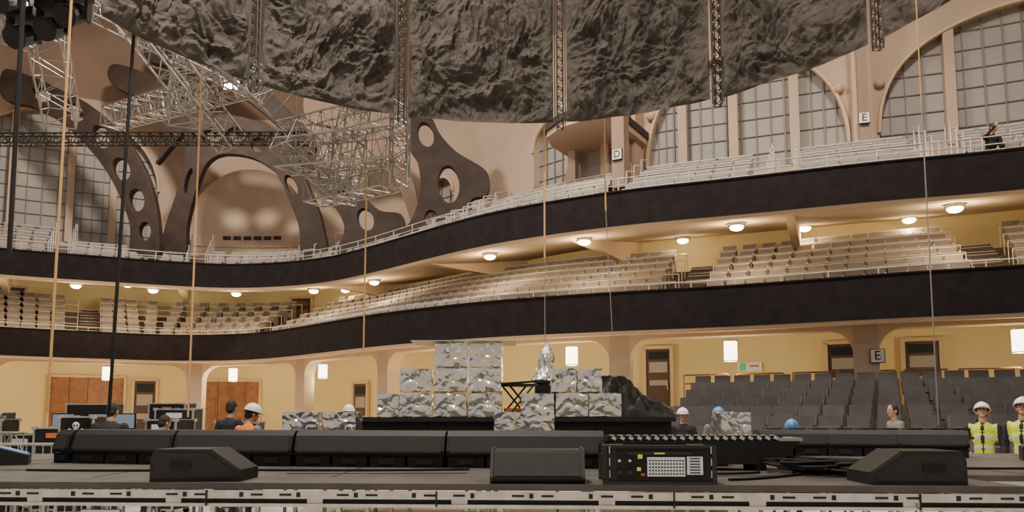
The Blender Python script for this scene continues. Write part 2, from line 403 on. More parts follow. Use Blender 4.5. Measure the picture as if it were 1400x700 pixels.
# upper wall with arched windows
WO=5.0; ZB=8.9; ZT=16.5
bays=[(UP.sx(13.5),3.6,10.0,10.6,3),(UP.sx(5.75),3.6,9.9,10.4,3),(UP.sx(-2.1),.95,9.7,12.0,1),(UP.sx(-18.3),3.5,9.6,12.4,3),(UP.sx(-6.6),.7,9.7,11.6,1),(UP.sx(20.0),3.6,10.0,10.6,3),(UP.sx(-25),3.5,9.6,12.4,3)]
bays.sort()
mb=MB(); last=0
def solid(a,b):
    m=max(1,int((b-a)/.5))
    for i in range(m): cellwall(mb,UP,a+(b-a)*i/m,a+(b-a)*(i+1)/m,ZB,ZB,ZT,WO,.5,'plaster')
for bi,(c,w,z0,zs,nm) in enumerate(bays):
    solid(last,c-w)
    N=28; qs=[c-w*math.cos(math.pi*i/N) for i in range(N+1)]
    zt=lambda q: zs+math.sqrt(max(0,w*w-(q-c)**2))*(1.0 if w>2 else 1.1)
    for u,v in zip(qs,qs[1:]):
        cellwall(mb,UP,u,v,zt(u),zt(v),ZT,WO,.5,'plaster'); cellwall(mb,UP,u,v,ZB,ZB,z0,WO,.5,'plaster')
    for e in(c-w,c+w): endcap(mb,UP,e,z0,zs,WO,.5,'plaster')
    last=c+w
    wb=MB()
    for u,v in zip(qs,qs[1:]):
        wb.add([UP.at(u,WO+.35,z0),UP.at(v,WO+.35,z0),UP.at(v,WO+.35,zt(v)),UP.at(u,WO+.35,zt(u))],[(0,1,2,3)],'glass')
        a0=UP.at(u,WO-.06,zt(u));a1=UP.at(v,WO-.06,zt(v)); wb.tube(a0,a1,.07,'cream',5)
    if w>2:
        for fr in(-.5,0,.5):
            q=c+fr*w; mx=Matrix.Rotation(UP.ang(q),3,'Z'); h=zt(q)-z0
            wb.box(UP.at(q,WO+.12,z0+h/2),(.30,.35,h),'plaster',mx=mx)
    mm=int(2*w/.42)
    for i in range(1,mm):
        q=c-w+2*w*i/mm; h=zt(q)-z0
        wb.box(UP.at(q,WO+.31,z0+h/2),(.03 if i%3 else .05,.05,h),'muntin',mx=Matrix.Rotation(UP.ang(q),3,'Z'))
    zz=z0+.6
    while zz<zt(c):
        hwid=w if zz<zs else math.sqrt(max(.0,w*w-((zz-zs)/(1.0 if w>2 else 1.1))**2))
        m=8
        for i in range(m):
            wb.tube(UP.at(c-hwid+2*hwid*i/m,WO+.32,zz),UP.at(c-hwid+2*hwid*(i+1)/m,WO+.32,zz),.02,'muntin',4)
        zz+=.62
    wb.obj('window_%d'%(bi+1))
solid(last,UP.L)
mb.obj('wall_upper_gallery')
# pilasters between bays
mb=MB()
for X in(2.0,9.5,17.0,22.5):
    q=UP.sx(X); mx=Matrix.Rotation(UP.ang(q),3,'Z')
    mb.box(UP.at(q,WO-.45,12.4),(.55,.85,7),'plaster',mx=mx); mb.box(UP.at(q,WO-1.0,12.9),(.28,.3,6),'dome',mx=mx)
    mb.ell(UP.at(q+.75,WO-.1,12.2),(.16,.16,.16),'plaster'); mb.ell(UP.at(q-.75,WO-.1,12.2),(.16,.16,.16),'plaster')
mb.obj('pilaster_upper_gallery')
# vault above
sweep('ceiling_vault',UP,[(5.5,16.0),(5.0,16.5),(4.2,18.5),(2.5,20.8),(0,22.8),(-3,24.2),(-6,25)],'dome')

# --- ribs of the left apse: outlines in camera-view pixels, projected onto planes at distance D (pixels -> metres)
def sheet(D):
    return lambda p:((p[0]-700)*D*.000977, 1.6+D*(.2217+(340-p[1])*.001006))
def flat(name,D,outer,holes,k,depth=.35,smooth=True,mb=None):
    f=sheet(D)
    cu=bpy.data.curves.new(name,'CURVE'); cu.dimensions='2D'; cu.fill_mode='BOTH'; cu.extrude=depth/2; cu.bevel_depth=.02
    for k2,pl in enumerate([outer]+holes):
        pts=[f(p) for p in pl]; pts=catmull(pts,6,True) if (smooth or k2) else [Vector(p) for p in pts]
        sp=cu.splines.new('POLY'); sp.points.add(len(pts)-1)
        for a,b in zip(sp.points,pts): a.co=(b[0],b[1],0,1)
        sp.use_cyclic_u=True
    o=bpy.data.objects.new(name,cu); COL.objects.link(o)
    dg=bpy.context.evaluated_depsgraph_get(); me=bpy.data.meshes.new_from_object(o.evaluated_get(dg))
    bpy.data.objects.remove(o)
    mw=Matrix.Translation((0,D,0))@Matrix.Rotation(R(90),4,'X'); me.transform(mw); me.materials.clear(); me.materials.append(M[k])
    o=bpy.data.objects.new(name,me); COL.objects.link(o); return o
def hole(cx,cy,rx,ry,rot=0,n=10):
    c,s=math.cos(rot),math.sin(rot)
    return [(cx+rx*math.cos(t)*c-ry*math.sin(t)*s, cy+rx*math.cos(t)*s+ry*math.sin(t)*c) for t in [2*math.pi*i/n for i in range(n)]]
flat('steel_arch_rib',32.5,[(0,98),(40,108),(80,126),(118,145),(155,175),(186,212),(208,255),(220,300),(222,352),(188,352),(184,310),(168,270),(145,232),(115,198),(80,168),(40,148),(0,136)],
     [hole(52,132,16,9,.45),hole(98,156,18,11,.6),hole(138,190,12,18,-.6),hole(168,234,12,17,-.5),hole(191,276,11,16,-.25),hole(204,318,9,13,-.05)],'rib')
flat('steel_arch_rib',33.5,[(226,352),(232,310),(244,270),(254,225),(252,190),(264,168),(300,160),(340,166),(376,182),(404,210),(418,245),(434,280),(444,310),(450,352),(420,352),(412,310),(398,275),(384,246),(368,230),(345,218),(318,213),(296,216),(280,232),(268,270),(260,310),(258,352)],
     [hole(290,190,14,13),hole(322,188,14,12),hole(354,201,12,10,.4),hole(400,256,7,16,-.5),hole(260,250,5,18,.2)],'rib')
flat('steel_arch_rib',32,[(436,232),(470,246),(496,268),(520,290),(550,296),(552,322),(524,332),(505,348),(466,348),(474,315),(464,290),(446,270)],[hole(502,302,11,16,-.4),hole(472,272,7,11,-.6)],'rib')
flat('steel_arch_rib',30,[(556,160),(585,160),(602,188),(625,212),(665,238),(666,268),(645,275),(642,300),(600,318),(572,330),(545,330),(566,300),(576,262),(572,225),(558,200)],
     [hole(582,187,11,18,-.3),hole(614,255,15,26,-.1),hole(590,300,9,11)],'rib')
flat('steel_arch_rib',33,[(420,130),(470,150),(520,190),(560,240),(575,300),(566,310),(548,262),(512,215),(466,180),(420,165)],[],'dome')
flat('steel_arch_rib',33.8,[(150,90),(210,110),(262,150),(300,166),(262,176),(236,200),(215,225),(232,185),(205,145),(150,118)],[],'rib')
flat('steel_arch_rib',34,[(200,60),(270,70),(340,110),(400,160),(430,200),(420,210),(380,175),(330,135),(270,100),(200,85)],[],'rib')
# apse niche: shallow concave half dome
mb=MB(); cx,cy=-12.75,36.4; r=2.9
vs=[];fs=[];NU=28;NV=22
for j in range(NV+1):
    for i in range(NU+1):
        u=-1+2*i/NU; v=j/NV
        top=10.6+3.0*math.sqrt(max(0,1-u*u)); z=8.9+(top-8.9)*v
        dd=max(0,1-u*u-(max(0,z-10.6)/3.0)**2)
        vs.append((cx+r*u,cy+.75*math.sqrt(dd),z))
for j in range(NV):
    for i in range(NU): a=j*(NU+1)+i; fs.append((a,a+1,a+NU+2,a+NU+1))
mb.add(vs,fs,'niche')
for i in range(NU):
    u0=-1+2*i/NU;u1=-1+2*(i+1)/NU
    f=lambda u,dz:(cx+r*u,cy-.03+.75*math.sqrt(max(0,1-u*u)),dz)
    mb.tube(f(u0,9.9),f(u1,9.9),.035,'cream',5)
for i in range(6):
    u=(i-2.5)*.17; mb.box((cx+r*u,cy-.06+.75*math.sqrt(1-u*u),10.35),(.34,.14,.15),'brown',rz=-u*.25)
mb.obj('wall_apse_niche',True,fix=False)

# --- pulpit balcony and sign posts at the upper gallery
def letter(parent,ch,loc,rz,size):
    cu=bpy.data.curves.new('letter','FONT'); cu.body=ch; cu.size=size; cu.align_x='CENTER'; cu.align_y='CENTER'; cu.extrude=.004
    o=bpy.data.objects.new('letter_'+ch,cu); COL.objects.link(o); o.data.materials.append(M['black'])
    o.rotation_euler=(R(90),0,rz); o.location=loc; o.parent=parent
def sign(name,ch,loc,rz,w):
    e=empty(name,loc,rz); mb=MB(); mb.box((0,0,0),(w,.05,w*1.05),'white'); mb.box((0,.02,0),(w+.04,.04,w*1.05+.04),'black'); mb.obj('plate',parent=e)
    letter(e,ch,(0,-.032,0),0,w*1.05)
q=UP.sx(1.35); a=UP.ang(q); mx=Matrix.Rotation(a,3,'Z')
e=empty('gallery_pulpit'); mb=MB(); o=UP.at(q,3.2,0)
pl=[(-2.0,0),(-1.7,-.9),(-.8,-1.5),(.3,-1.7),(1.1,-1.5),(1.1,1.7),(-2.0,1.7)]
mb.prism(pl,'rib','Z',11.35,11.6,mx,o); mb.prism([(x*.95,y*.95) for x,y in pl],'plaster','Z',11.15,11.35,mx,o)
mb.prism([(x*.8,y*.8) for x,y in pl],'plaster','Z',9.0,9.2,mx,o)
for x,y in pl[:5]:
    p=o+mx@Vector((x*.93,y*.93,0)); mb.tube((p.x,p.y,11.6),(p.x,p.y,12.1),.02,'rail',5)
for (x,y),(x2,y2) in zip(pl[:4],pl[1:5]):
    for h in(11.85,12.1):
        p=o+mx@Vector((x*.93,y*.93,h));p2=o+mx@Vector((x2*.93,y2*.93,h)); mb.tube(p,p2,.02,'rail',5)
for x in(-1.5,-.2): mb.box(o+mx@Vector((x,.9,10.2)),(.3,.3,2.2),'plaster',mx=mx)
mb.box(o+mx@Vector((-.85,1.3,10.2)),(1.2,.1,2.0),'glass',mx=mx)
mb.box(o+mx@Vector((1.25,-1.2,10.3)),(.42,.42,3.0),'dome',mx=mx)
mb.obj('pulpit_body',parent=e)
p=o+mx@Vector((1.25,-1.46,9.85)); sign('block_sign_d','D',p,a,.30)
q=UP.sx(9.5); p=UP.at(q,WO-1.25,10.7); sign('block_sign_e','E',p,UP.ang(q),.30)
q=LO.sx(9.25); p=LO.at(q,.8,3.2); sign('block_sign_e','E',p,LO.ang(q),.32)
e=empty('exit_sign_panel'); mb=MB(); q=LO.sx(5.9); mx=Matrix.Rotation(LO.ang(q),3,'Z'); p=LO.at(q,5.45,3.3)
mb.box(p,(.8,.05,.32),'white',mx=mx); mb.box(p+mx@Vector((-.22,-.03,0)),(.2,.02,.26),'green',mx=mx); mb.box(p+mx@Vector((.15,-.03,.02)),(.3,.02,.06),'red',mx=mx)
p=LO.at(q,5.45,2.8)+mx@Vector((.35,0,0)); mb.box(p,(.5,.05,.2),'green',mx=mx); mb.box(p+mx@Vector((.12,-.03,0)),(.1,.02,.12),'white',mx=mx); mb.obj('panel',parent=e)

# --- lamps
def plight(name,loc,E,c=(1,.78,.48),r=.12,parent=None):
    l=bpy.data.lights.new(name,'POINT'); l.energy=E; l.color=c; l.shadow_soft_size=r
    o=bpy.data.objects.new(name,l); COL.objects.link(o); o.location=loc
    if parent: o.parent=parent
    return o
def soffit_lamp(C,X,off,z,E=125):
    p=C.at(C.sx(X),off,z); e=empty('ceiling_lamp',p); mb=MB()
    mb.ell((0,0,0),(.2,.2,.10),'lampw'); mb.tube((0,0,.03),(0,0,.12),.25,'alu',14)
    mb.obj('globe',True,parent=e); plight('bulb',(0,0,-.25),E,parent=e)
for X in(-17.6,-15,-12.1,-8.9,-6.2,-1.4,1.75,6.05,11.2,-20.8,15.5): soffit_lamp(UP,X,.95,6.98)
for X,off in((4.0,4.9),(7.6,4.6),(10.8,4.6),(-16,4),(-3.5,4.6),(14.5,4.6),(-9.5,4.6)): soffit_lamp(UP,X,off,7.62,38)
for X in(-17.3,-13.2,-9.3,1.2,5.8,12.3,-21.5,-3):
    p=LO.at(LO.sx(X),1.75,3.55); e=empty('pendant_lamp',p); mb=MB()
    mb.tube((0,0,-.28),(0,0,.28),.19,'pend',16); mb.tube((0,0,.28),(0,0,.33),.2,'alu',16); mb.tube((0,0,.33),(0,0,.62),.015,'alu',6); mb.tube((0,0,-.31),(0,0,-.28),.2,'alu',16)
    mb.obj('shade',parent=e); plight('bulb',(0,-.0,-.5),140,(1,.82,.5),.15,parent=e)
    
# --- floor
mb=MB(); mb.add([(-45,-12,0),(45,-12,0),(45,50,0),(-45,50,0)],[(0,1,2,3)],'floor'); mb.obj('floor',fix=False)

# --- hanging rock skin ring (centre 0,8 radius 6, panels split by hoist gaps)
gaps=[-70,-44.5,-19.5,8.5,35.8,61.5,88]
def crease(q,s):
    c=noise.voronoi(q*s)[0]; return min(.5,c[1]-c[0])
for gi in range(6):
    a0=gaps[gi]+1.2; a1=gaps[gi+1]-1.2
    NA=170;NZ=190;vs=[];fs=[]
    for j in range(NZ+1):
        z=7.17+5.0*j/NZ
        for i in range(NA+1):
            u=i/NA; ph=R(a0+(a1-a0)*u)
            ed=min(1,min(u,1-u)*9,(j/NZ)*18); ed=ed**.5
            q=Vector((6*math.sin(ph),6*math.cos(ph),z))+Vector((gi*7,0,0))
            w=Vector((noise.noise(q*1.1),noise.noise(q*1.1+Vector((9,2,1))),noise.noise(q*1.1+Vector((3,7,5)))))*.5
            w2=Vector((noise.noise(q*3),noise.noise(q*3+Vector((9,2,1))),noise.noise(q*3+Vector((3,7,5)))))*.22
            qq=q+w; qq.z*=.7
            ridge=abs(noise.noise(qq*2.0+w2))+.5*abs(noise.noise(qq*4.3+w2))+.28*abs(noise.noise(qq*9.0))
            h=noise.noise(q*.8)*.26+crease(qq,1.3)*.24+crease(qq+w2,3.2)*.13-ridge*.24+crease(q+w2,7)*.04
            rad=6+.16-ed*(.10+h)
            zz=z+.05*noise.noise(Vector((ph*7,gi,0)))*(1-j/NZ)
            vs.append((rad*math.sin(ph),8+rad*math.cos(ph),zz))
    for j in range(NZ):
        for i in range(NA): a=j*(NA+1)+i; fs.append((a,a+1,a+NA+2,a+NA+1))
    mb=MB(); mb.add(vs,fs,'rock'); mb.obj('hanging_rock_panel',False,fix=False)
mb=MB()
for g in gaps[1:6]:
    ph=R(g); x=6.2*math.sin(ph); y=8+6.2*math.cos(ph)
    mb.truss((x,y,7.05),(x,y,12.2),.11,26,.013,'trussd')
    for dx in(-.10,.10):
        xx=x+dx*math.cos(ph);yy=y-dx*math.sin(ph); mb.tube((xx,yy,7.1),(xx,yy,12.2),.010,'trussd',5)
mb.obj('drape_hoist_ladder')
# --- trusses
mb=MB()
for (a,b,w,n) in [((-11.5,17,10.4),(-5.2,12,10.0),.6,12),((-11.5,19,9.2),(-9.2,12.5,13.2),.7,8),((-10.8,20,9.6),(-5.6,15.5,8.6),.5,10),
        ((-8.6,15.5,11.3),(-4.9,15.5,8.2),.6,8),((-12,16,12),(-6,18,9.5),.55,10),((-7.8,14,9.9),(-6.2,16.5,7.6),.5,6),((-9,21,14),(-7.5,17,8.5),.7,9)]:
    mb.truss(a,b,w,n,.026,'truss')
mb.obj('lighting_truss_rig')
mb=MB()
for (a,b,w,n) in [((-4.9,16,7.15),(-2.3,15.2,7.1),.62,6),((-4.8,15.6,7.5),(-3.6,17,6.7),.6,4),((-4.4,16.6,6.55),(-2.5,15.4,6.55),.55,5),((-4.9,16,7.6),(-2.4,15.3,7.9),.5,5),((-2.3,15.3,6.3),(-2.3,15.3,8.1),.35,4),((-3.7,16.2,6.2),(-3.3,15.6,8.1),.5,4)]:
    mb.truss(a,b,w,n,.022,'truss')
for p in((-4.6,15.8),(-2.4,15.2),(-3.5,16)): mb.tube((*p,8),(*p,14),.015,'wire',5)
mb.obj('truss_cluster')
mb=MB(); mb.truss((-12,17,7.9),(-4.4,16,7.55),.22,30,.018,'trussd')
mb.truss((-11.7,14.2,9.5),(-7.6,14.2,12),.4,9,.022,'trussd'); mb.truss((-10.5,12.5,10.0),(-6.2,13.5,10.6),.35,12,.02,'trussd'); mb.obj('dark_truss_bar')
def moving_light(loc,s=1.0):
    e=empty('moving_head_light',loc); mb=MB()
    mb.box((0,0,0),(.4*s,.3*s,.12*s),'black'); mb.box((-.2*s,0,-.22*s),(.05*s,.12*s,.36*s),'black'); mb.box((.2*s,0,-.22*s),(.05*s,.12*s,.36*s),'black')
    mb.tube((0,.14*s,-.2*s),(0,-.2*s,-.42*s),.13*s,'black',14,.16*s); mb.tube((0,-.2*s,-.42*s),(0,-.205*s,-.425*s),.13*s,'grille',14); mb.tube((0,0,.06*s),(0,0,.2*s),.03*s,'alu',8)
    mb.obj('body',parent=e)
for p in [(-8.0,12.6,10.1),(-7.3,12.9,10.2),(-7.9,13.2,9.2),(-8.6,13.6,10.4),(-6.7,13.2,10.25),(-8.9,12.9,9.3),(-9.3,14.2,10.7),(-8.9,13.4,8.9),(-8.4,12.7,9.7),(-9.2,13.9,9.9),(-7.6,12.7,9.75),(-8.3,13.3,9.0),(-9.0,13.0,10.2)]: moving_light(p,1.3)
def flood(loc,E=400):
    e=empty('flood_light',loc); mb=MB(); mb.box((0,0,0),(.5,.2,.36),'black'); mb.box((0,-.12,-.02),(.44,.04,.3),'lampw',mx=Matrix.Rotation(R(-20),3,'X')); mb.tube((0,0,.18),(0,0,.6),.02,'alu',6); mb.obj('body',parent=e)
    plight('bulb',(0,-.35,-.1),E,(1,.93,.82),.2,parent=e)
flood((-8.3,22,11.4)); flood((-8.6,14.0,9.65),150)
# unseen lamps with housings, added overhead to brighten walls and rock ring
def added_light(loc,E,sz,c=(1,.88,.74)):
    e=empty('added_area_light',loc); mb=MB(); mb.tube((0,0,.05),(0,0,.35),sz*.45,'black',20,sz*.3); mb.tube((0,0,.03),(0,0,.06),sz*.42,'lampw',20); mb.tube((0,0,.35),(0,0,2),.03,'wire',6); mb.obj('housing',parent=e)
    l=bpy.data.lights.new('lamp','AREA'); l.shape='DISK'; l.size=sz; l.energy=E; l.color=c
    o=bpy.data.objects.new('lamp',l); COL.objects.link(o); o.parent=e
for p,E,s in (((0,18.5,17),1800,1.6),((8,14,17),1600,1.6),((-13,26,20),2500,1.6),((-2.5,7.5,14.5),1500,.6),((-2,2,13),600,1.6),((-8,8,17),800,1.6),((6,2,13),300,1.6)): added_light(p,E,s)

# --- ropes
mb=MB()
for a,b in [((-5.42,9,1.65),(-5.42,9,18)),((-5.46,13,1.6),(-5.46,13,20)),((-3.3,17,3.07),(-3.3,17,20)),((.64,14.8,4.7),(.64,14.8,20)),((1.87,15,5.7),(1.8,15,20))]:
    mb.tube(a,b,.017,'rope',6)
for a,b in [((.64,14.8,3.0),(.64,14.8,4.7)),((1.98,15,3.0),(1.87,15,5.7)),((4.97,9,1.5),(4.97,9,5.4))]: mb.tube(a,b,.008,'wire',5)
mb.tube((4.97,9,5.4),(4.97,9,18),.008,'rope',5); mb.obj('hoist_rope')
mb=MB(); mb.tube((-5.75,11,1.6),(-5.65,11,8),.026,'rubber',8); mb.tube((-7.45,11.2,4.0),(-7.5,11.2,10),.035,'rubber',8); mb.obj('hanging_power_cable')

# --- stage deck
DZ=1.1
e=empty('stage_deck'); mb=MB()
fa=Vector((-9.5,6.35,0)); fb=Vector((3.72,5.62,0))
mb.prism([(-9.5,6.35),(3.72,5.62),(3.72,6.7),(9,6.5),(9,10.5),(4,10.9),(4,14.2),(-3.6,14.2),(-3.6,10.7),(-9.5,10.5)],'deck','Z',DZ-.05,DZ)
mb.obj('deck_top',parent=e)
mb=MB(); d=(fb-fa); L=d.length; rz=math.atan2(d.y,d.x); dn=d.normalized(); nn=Vector((dn.y,-dn.x,0))
def along(t,z,out=0): p=fa+dn*t+nn*out; return (p.x,p.y,z)
mb.box(along(L/2,DZ-.085,.01),(L,.04,.06),'alu',rz); mb.box(along(L/2,DZ-.135,-.03),(L,.03,.04),'black',rz); mb.box(along(L/2,DZ-.165,.0),(L,.04,.025),'alu',rz)
t=.1
i=0
while t<L:
    if i%3: mb.box(along(t,DZ-.085,.032),(.09,.006,.016),'black',rz)
    if i%2: mb.box(along(t+.1,DZ-.085,.032),(.03,.006,.036),'black',rz)
    if i%8==0: mb.box(along(t+.05,DZ-.11,.035),(.012,.01,.12),'black',rz)
    if i%5==1: mb.box(along(t,DZ-.14,-.01),(.12,.03,.05),'alu',rz)
    t+=.22;i+=1
t=.35;i=0
while t<L:
    for off in(0,-.9,-1.9,-2.9): mb.tube(along(t,DZ-.06,off-.05),along(t,0,off-.05),.024,'alu',8)
    if i%3==0:
        mb.tube(along(t+.25,DZ-.06,-.05),along(t+.25,0,-.05),.03,'alu',8); mb.box(along(t+.12,DZ-.24,-.02),(.3,.05,.06),'alu',rz)
    mb.tube(along(t,.25,-.05),along(min(L,t+1),.25,-.05),.02,'alu',6)
    t+=.98;i+=1
mb.box((6.4,6.58,DZ-.09),(5.3,.05,.08),'alu',-.038); mb.box((6.4,6.6,DZ-.16),(5.3,.03,.03),'black',-.038)
for x in(3.9,4.9,5.9,7,8): mb.tube((x,6.7,0),(x,6.7,DZ-.05),.025,'alu',8)
mb.box((3.76,6.2,DZ-.1),(.05,1.1,.1),'alu')
for x in [-9+j*1.2 for j in range(15)]:
    mb.tube((x,10.3,0),(x,10.3,DZ-.05),.024,'alu',8)
for x in [-7.5+2*j for j in range(8)]:
    mb.box((x,8.3,DZ+.001),(.012,3.6,.003),'rubber')
for x,y,l,r_ in((-1.2,6.9,1.6,.02),(2.0,6.6,1.2,.1),(4.6,7.6,1.8,-.1),(-4.2,7.4,1.3,.05)): mb.box((x,y,DZ+.002),(l,.05,.003),'rubber',r_)
mb.obj('deck_frame',parent=e)

# --- stage edge speakers
def edge_unit(p0,p1,h=.36,name='stage_edge_speaker'):
    p0=Vector((*p0,DZ));p1=Vector((*p1,DZ)); d=p1-p0; L=d.length-.015; e=empty(name,(p0+p1)/2,math.atan2(d.y,d.x)); mb=MB()
    b=.115
    prof=[(-.25,b),(-.265,b+.05),(-.22,h-.05),(-.17,h),(.22,h),(.25,b)]
    mb.prism(prof,'black','X',-L/2,L/2)
    mb.prism([(-.272,b+.03),(-.27,b+.05),(-.228,h-.055),(-.23,h-.075)],'grille','X',-L/2+.03,L/2-.03)
    n=max(1,round(L/.38)); w=L/n
    for i in range(n):
        x=-L/2+w*(i+.5)
        mb.box((x,0,.055),(w-.03,.5,.11),'rubber')
        mb.box((x-.05,-.253,.06),(.05,.01,.035),'grille'); mb.box((x+.05,-.253,.06),(.05,.01,.035),'grille'); mb.box((x,-.256,.06),(.16,.008,.055),'black')
    mb.obj('cabinet',parent=e)
pts=[(-4.95,8.75),(-4.72,8.65),(-3.5,8.35),(-2.18,8.1),(-.63,7.9),(.92,7.75)]
for a,b in zip(pts,pts[1:]): edge_unit(a,b)
pts=[(3.25,10.3),(4.1,10.2),(4.95,10.0),(5.7,9.7)]
for a,b in zip(pts,pts[1:]): edge_unit(a,b,.33)
edge_unit((.97,8.05),(2.2,8.15),.3)
# LED batten
e=empty('led_batten',(1.72,7.45,DZ),.03); mb=MB()
mb.prism([(-.8,.27),(.98,.27),(.78,.06),(-.8,.06)],'black','Y',-.22,.2); mb.box((0,-.06,.30),(1.66,.22,.05),'black')
for i in range(20): mb.box((-.77+i*.081,-.175,.302),(.04,.015,.03),'led',mx=Matrix.Rotation(.5,3,'Y'))
for i in range(20): mb.tube((-.77+i*.081,-.06,.325),(-.77+i*.081,-.06,.331),.026,'led',10)
for x in(-.6,0,.6): mb.box((x,-.04,.03),(.1,.36,.06),'rubber')
mb.box((.9,-.05,.29),(.22,.3,.03),'alu'); mb.obj('body',parent=e)

# --- wedges
def wedge(loc,rz,kind,h=.25):
    e=empty('monitor_wedge',loc,rz); mb=MB(); s=h/.285
    if kind!='front':
        sg=1 if kind=='right' else -1
        prof=[(-.34,0),(-.34,.2*s),(-.31,h),(.10,h),(.35,.1*s),(.35,0)]
        F=lambda pl:[(sg*x,z) for x,z in pl]
        mb.prism(F(prof),'black','Y',-.24,.24)
        mb.prism(F([(-.31,.03),(-.31,.2*s),(-.29,h-.025),(.08,h-.025),(.31,.09*s),(.31,.03)]),'grille','Y',-.247,-.235)
        mb.prism(F([(.11,h+.004),(.352,.1*s+.004),(.34,.1*s-.01),(.10,h-.01)]),'grille','Y',-.22,.22)
        mb.box((-.1*sg,-.252,.13),(.16,.01,.045),'rubber')
    else:
        prof=[(-.2,0),(-.24,.06*s),(-.12,h),(.2,h),(.24,0)]
        mb.prism(prof,'black','X',-.35,.35)
        mb.prism([(-.245,.07*s),(-.135,h-.02),(-.128,h-.02),(-.235,.065*s)],'grille','X',-.32,.32)
        for x in(-.345,.345): mb.prism([(-.21,0),(-.255,.06*s),(-.13,h+.01),(.2,h+.01),(.24,0)],'black','X',x-.012,x+.012)
    mb.obj('cabinet',parent=e)
wedge((-2.47,6.26,DZ),0.03,'right'); wedge((.20,6.06,DZ),-.04,'front'); wedge((3.01,5.95,DZ),-.05,'left')
# --- rack
e=empty('rack_case',(1.11,6.03,DZ),-.05); e.scale=(.96,1,.88); mb=MB()
mb.box((0,0,.165),(.84,.5,.31),'black')
for x in(-.42,.42):
    for y in(-.25,.25): mb.box((x,y,.165),(.035,.035,.33),'grille')
for z in(.012,.318): mb.box((0,-.25,z),(.84,.03,.024),'grille')
mb.box((.02,-.256,.165),(.68,.012,.24),'rubber')
mb.box((.05,-.266,.15),(.29,.01,.16),'screen'); mb.box((.27,-.266,.16),(.12,.01,.15),'screen')
for r in range(5):
    for c in range(12): mb.box((-.075+c*.023,-.273,.09+r*.028),(.014,.004,.012),'rubber')
for r in range(6): mb.box((.27,-.273,.1+r*.024),(.08,.004,.01),'rubber')
mb.box((0,-.266,.262),(.5,.01,.03),'black'); mb.box((.0,-.272,.262),(.08,.004,.012),'yel')
mb.box((-.15,-.27,.235),(.035,.006,.035),'yel'); mb.box((-.16,-.27,.13),(.03,.006,.03),'yel'); mb.box((-.13,-.27,.085),(.03,.006,.02),'red')
for x in(-.23,-.31): mb.tube((x,-.26,.2),(x,-.28,.2),.012,'alu',10); mb.tube((x,-.26,.1),(x,-.275,.1),.02,'grille',10)
for k in range(3):
    for x in(-.385,.395): mb.tube((x,-.27,.06+k*.1),(x,-.27,.12+k*.1),.005,'alu',6)
mb.tube((-.42,-.27,.06),(-.46,-.27,.06),.007,'grille',6);mb.tube((-.46,-.27,.06),(-.46,-.27,.26),.007,'grille',6);mb.tube((-.42,-.27,.26),(-.46,-.27,.26),.007,'grille',6)
mb.box((0,0,.335),(.5,.03,.02),'rubber'); mb.obj('case',parent=e)
# --- cable pile
cu=bpy.data.curves.new('cable_pile','CURVE'); cu.dimensions='3D'; cu.bevel_depth=.013; cu.bevel_resolution=2
for k in range(30):
    cx=2.75+random.gauss(0,.13);cy=6.9+random.gauss(0,.12);rx=random.uniform(.2,.45);ry=rx*random.uniform(.5,.8);ro=random.random()*3
    sp=cu.splines.new('NURBS');n=12;sp.points.add(n-1)
    for i in range(n):
        t=2*math.pi*i/n;x=rx*math.cos(t);y=ry*math.sin(t)
        sp.points[i].co=(cx+x*math.cos(ro)-y*math.sin(ro),cy+x*math.sin(ro)+y*math.cos(ro),DZ+.02+random.random()*.03+.003*k,1)
    sp.use_cyclic_u=True;sp.order_u=4
o=bpy.data.objects.new('cable_pile',cu);COL.objects.link(o);cu.materials.append(M['rubber'])
cu=bpy.data.curves.new('loose_cable','CURVE'); cu.dimensions='3D'; cu.bevel_depth=.011
for pl in([(2.2,6.9),(1.8,6.6),(1.5,6.8),(1.2,6.7)],[(2.9,6.9),(3.4,7.2),(4.2,7.6),(5.5,7.3),(6.5,7.6)],[(-.4,7.3),(-1.3,7.1),(-2.3,7.2)],[(2.5,6.7),(2.0,6.15),(1.7,6.1)],[(-4.5,7.2),(-3.4,7.0),(-2.6,7.3),(-1.6,7.2)]):
    sp=cu.splines.new('NURBS');sp.points.add(len(pl)-1);sp.use_endpoint_u=True
    for a,b in zip(sp.points,pl):a.co=(*b,DZ+.012,1)
o=bpy.data.objects.new('loose_cable',cu);COL.objects.link(o);cu.materials.append(M['rubber'])

# --- riser and foil-wrapped set boxes
e=empty('stage_riser'); mb=MB()
mb.box((.05,11.6,1.57),(4.15,3.2,.06),'black'); mb.box((.05,11.6,1.33),(4.05,3.1,.46),'drape')
for x in(-1.1,.0,1.1): mb.box((x,10.04,1.33),(.02,.02,.46),'rubber')
mb.obj('riser_body',parent=e)
def foilbox(x,y,z,sx,sy,sz,rz=0,seed=0):
    bm=bmesh.new(); bmesh.ops.create_cube(bm,size=1); bmesh.ops.subdivide_edges(bm,edges=bm.edges,cuts=15,use_grid_fill=True)
    for v in bm.verts:
        p=Vector((v.co.x*sx,v.co.y*sy,v.co.z*sz)); q=p*5+Vector((seed*3.1,seed,0))
        w=Vector((noise.noise(q),noise.noise(q+Vector((5,5,5))),0))*.6
        nrm=Vector(v.co).normalized(); c=noise.voronoi((q+w)*1.1)[0]; h=min(.5,c[1]-c[0])*.03+noise.noise(q*.8)*.012
        v.co=p+nrm*(h-.013)
    me=bpy.data.meshes.new('foil_wrapped_box'); bm.to_mesh(me); bm.free(); me.materials.append(M['foil'])
    o=bpy.data.objects.new('foil_wrapped_box',me); COL.objects.link(o); o.location=(x,y,z+sz/2); o.rotation_euler=(0,0,rz)
T=1.60; s=0
